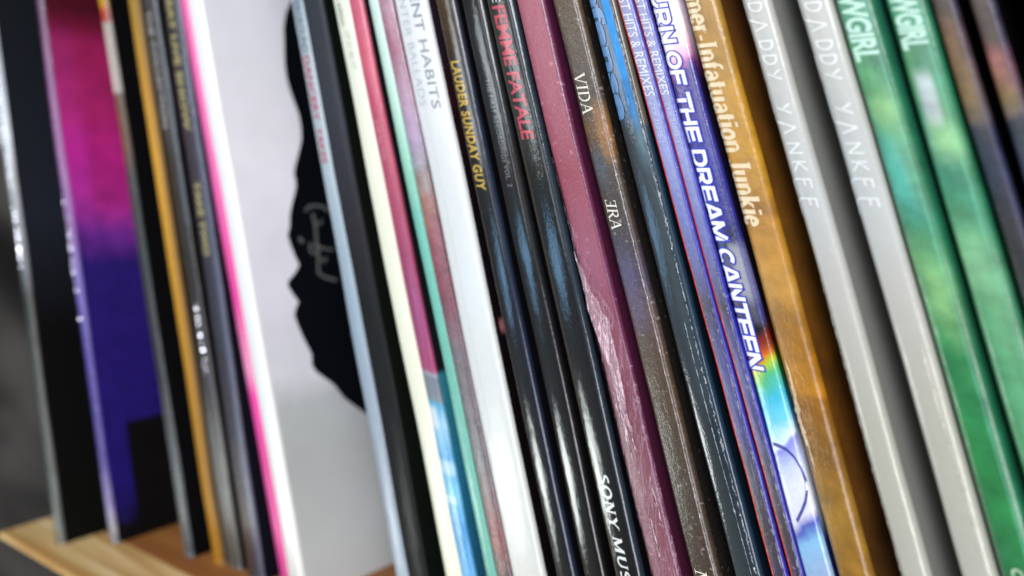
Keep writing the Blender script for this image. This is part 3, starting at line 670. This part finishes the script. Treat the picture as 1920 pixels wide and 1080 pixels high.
def hits(k, label):
    w = REC[k][2]; h = w/2
    t, sp, cv = make_record(k, label,
        P('lavender_spine', k, [(0, '8f94b8'), (180, '8890bc'), (280, '858cbe'), (400, '6a72aa'), (500, '5c6092'), (570, '433e4c'), (620, '42416e'), (700, '4a4a80'), (820, '484678'), (860, '4a4a60'), (1000, '423a40'), (1080, '37324c')],
          rough=.35, coat=.8, crough=.1, bump=.7, wrinkle=1.4, mott=.16, mscale=1.8, specks=(.04, 'cdd0e8', .6),
          bands=((h-.38, h+1, .12, '24259a', .8), (-h-1, -h+.4, .05, 'd8331c', 1.0))),
        blk(k, '1a1020'))
    wi = ink('lilac_white_ink', 'dfe2ee', .4, .4)
    vf = glyph_sans('GREATEST HITS & REMIXES', .0, 0, 1.0); a = text_width(glyph_sans('GREATE', .0))[1]*1.02
    lettering(k, vf, -2, 181 if k == 22 else 178, .18, .82, wi, sp, span=(a, text_width(vf)[1]))
    vf = glyph_sans('ZYX 21098-1', 0, 0, 1.1)
    lettering(k, vf, 192, 266, .34, .66, ink('lilac_ink', 'c2c8e6', .4, .4, ), sp)
    ribbon(k, 480, 1100, lambda t_: h-.35, lambda t_: .035, rf, t, seed=10+k, ragged=3)
hits(22, 'thin lavender record with red edge and white capitals, beside the blue striped slate one')
hits(23, 'thin lavender record with red edge, touching the purple spine with big white capitals')

t, sp, cv = make_record(24, 'purple and rainbow record with big white capitals outlined in blue',
    P('rainbow_spine', 24, [(0, 'e0d6e6'), (70, 'eee6e8'), (105, 'e6b8d0'), (125, 'b060a0'), (145, '4c3880'), (300, '34308a'), (420, '36327e'), (450, '242344'), (520, '6b6a74'), (560, '4a4458'), (600, '15141c'), (622, '2a1410'), (636, 'c82c14'), (665, 'd8641c'), (684, 'a8c030'), (705, '52b478'), (745, '3fb4d0'), (790, '6fc8e4'), (822, 'd8ecf0'), (832, '8088d8'), (872, 'b8c4ee'), (905, 'd4d9e6'), (960, 'd0d3e4'), (985, '4a58b0'), (1010, '7fb4dc'), (1080, '8fa8c8')],
      slant=-.8, warp=.6, wscale=.4, rough=.3, coat=.9, crough=.08, bump=.4, mott=.07,
      patches=((455, 600, -.2, 3, .8, 'b8bcc8', .5), (560, 650, 0, 3, 1.0, '0e0c12', .7), (110, 600, 1.3, 3, .7, '1a1f78', .7)),
      bands=((-2.3, -1.72, .1, '6a78d8', .7),)),
    P('navy_cover', 24, [(0, 'd8c8d8'), (70, 'c8b0c0'), (120, '6a3060'), (150, '1a1330'), (560, '0c0a16'), (630, '3a1008'), (690, '1a5a20'), (760, '1a5f8a'), (830, 'b8c0d0'), (930, 'a0a8b8'), (1000, '101c58'), (1080, '0f1a4a')], warp=.6, rough=.4, coat=.4))
BG = block_glyphs()
Va, Fa = stroke_text('(', {'(': (1, [(.05, [(0, .34), (.01, .5), (.04, .68), (.12, .83), (.25, .92), (.42, .95), (.56, .91), (.68, .82), (.8, .68), (.97, .45)])])})
lettering(24, (Va, Fa), 826, 975, .14, .99, ink('arc_ink', '4a4f9c', .35, .5), sp, name='printed_arc', lift=.04)
vf = stroke_text('RETURN OF THE DREAM CANTEEN', BG, .94); vo = stroke_text('RETURN OF THE DREAM CANTEEN', BG, .94, .085)
a = text_width(stroke_text('RET', BG, .94))[1]; b = text_width(vf)[1]
yb = (0, 1)
lettering(24, vo, -14, 690, .05, .66, ink('deep_blue_ink', '2a35b4', .35, .5), sp, span=(a, b), lift=.05, name='lettering_outline', hspan=yb, drift=-.1)
lettering(24, vf, -14, 690, .05, .66, ink('clean_white_ink', 'f2f3fb', .35, .5), sp, span=(a, b), lift=.08, hspan=yb, drift=-.1)

t, sp, cv = make_record(25, 'ochre brown record with cream seriffed lower case lettering',
    P('ochre_spine', 25, [(0, '96702c'), (140, 'a67a20'), (300, 'b4841c'), (400, '94661e'), (430, 'a8761c'), (540, 'ae8030'), (600, '8c5f14'), (700, 'a06c0c'), (735, 'a06a08'), (745, '85560c'), (850, '7c5618'), (950, '8e6a24'), (1080, '86601c')],
      rough=.4, coat=.7, crough=.1, bump=.55, wrinkle=1.6, mott=.3, mscale=.4),
    P('ochre_cover', 25, [(0, '563412'), (200, '664010'), (500, '684212'), (760, '643c0c'), (1080, '4c3010')], mott=.35, mscale=.2, warp=3, rough=.45, coat=.4, bump=.2))
SG3 = serif_glyphs(.2, .1)
vf = stroke_text('mer-Infatuation Junkie', SG3, .97)
lettering(25, vf, -6, 424, .08, .7, ink('cream_ink', 'e8d3ae', .45, .4), sp, hspan=(0, 1))

def pale(k, label):
    t, sp, cv = make_record(k, label,
        P('pale_grey_spine', k, [(0, 'b0b0aa'), (200, 'acaeaa'), (400, 'b0b3b1'), (560, 'aeada7'), (800, 'a5a69a'), (1080, 'a6a79d')], rough=.35, coat=.8, crough=.08, bump=.35, mott=.03),
        P('grey_cover', k, [(0, '82847f'), (1080, '80817c')], mott=.05, rough=.45, coat=.25, bump=.1))
    TG = thin_glyphs(); vf = stroke_text('DADDY YANKEE', TG, 1.0); xs = text_width(vf)
    lettering(k, vf, 5, 405, .06, .72, ink('pearl_ink', 'ecf1f0', .3, .6), sp, span=(0, xs[1]), hspan=(0, 1))
pale(26, 'pale grey record with thin white flourished capitals, right of the ochre one')
pale(27, 'pale grey record with thin white flourished capitals, touching a green one')

pf = film_mat('pale_highlight_film', 'efe9dc', .3, .9)  # strips below are added as pale highlight streaks on three spines
ribbon(25, 672, 880, lambda t_: -1.35+.15*math.sin(t_*9), lambda t_: .26*math.sin(math.pi*min(1, t_+.02))+.04, film_mat('cream_highlight_film', 'f0d8b4', .55, .6), bpy.data.objects['vinyl_record.024'], seed=41, ragged=.5)
ribbon(26, 520, 1100, lambda t_: -1.5, lambda t_: .07+.12*math.exp(-((t_-.25)*8)**2), pf, bpy.data.objects['vinyl_record.025'], seed=42, ragged=.6)
ribbon(27, 640, 1100, lambda t_: 1.0+.1*t_, lambda t_: .06+.2*math.exp(-((t_-.18)*7)**2), pf, bpy.data.objects['vinyl_record.026'], seed=43, ragged=.5)
def green(k, label, extra):
    w = REC[k][2]
    t, sp, cv = make_record(k, label,
        P('green_spine', k, [(0, '3c8462'), (110, '28744c'), (150, '428856'), (250, '508f5c'), (330, '388064'), (430, '367e5a'), (560, '5a9060'), (650, '33804c'), (720, '267444'), (900, '287840'), (1080, '286a40')],
          rough=.35, coat=.8, crough=.08, bump=.4, mott=.34, mscale=.3, warp=3.5, wscale=.35, slant=2.0, bands=((-w/2, -w/2+.3, .2, '5aa478', .5), (w/2-1.05, w/2-.75, .12, '62ac90', .5), (w/2-.6, w, .12, '226a4c', .85)), patches=extra),  # bands near the right edge paint its highlight line and darker, shaded side
        P('green_cover', k, [(0, '2c7a62'), (500, '2a7a58'), (1080, '1f6a4a')], mott=.2, mscale=.3, rough=.4, coat=.4))
    lettering(k, glyph_sans('WGIRL', .035, 0, .95), -8, 118 if k == 28 else 96, .12, .8, ink('mint_white_ink', 'b8e0cf', .4, .4), sp)
    return sp
sp = green(28, 'green painted record with pale condensed capitals, touching the pale grey one',
    ((255, 400, -1.4, .6, 3, '48a898', .8), (190, 230, -1.5, 1.2, 2, '8fc27a', .7), (480, 600, -1.0, 1.4, 4, '84b878', .8)))
lettering(28, glyph_sans('CD', .03), 1056, 1100, .3, .62, ink('mint_white_ink', 'a8c8a8', .4, .4), sp)
green(29, 'green painted record with pale condensed capitals and a grey patch, near the right end',
    ((140, 235, -1.2, .5, 1.2, 'a8b4b6', .95), (240, 290, -1.6, 1.6, 2, '8cbf86', .8), (440, 560, -1.6, 1.4, 4, '7fb88a', .8), (560, 900, -1.8, 1.6, 6, '68a880', .7)))
def dk(k, label, c, ya, yb):
    make_record(k, label, P('dark_spine', k, [(0, '4a3c34'), (ya, '3c2f24'), (ya+60, '624426' if k == 30 else '84504a'), (yb-40, '6c562c'), (yb, '584c40'), (yb+15, '1f242e'), (yb+90, '1c2638'), (yb+200, '262628'), (1080, '1e1c1c')],
       rough=.45, coat=.4, bump=.5, mott=.35, mscale=.8, warp=1.2, bands=((.6, 2, .3, '2b2c50', .55),)), blk(k, '060608'))
dk(30, 'dark record with a brown and gold smudged spine, right of the green ones', 0, 10, 225)
dk(31, 'dark record with orange and pink smudges on its spine, near the right edge', 1, 60, 222)
make_record(32, 'plain black record at the right end of the row', blk(32, '050507', coat=.1, rough=.7), blk(32, '050507'))
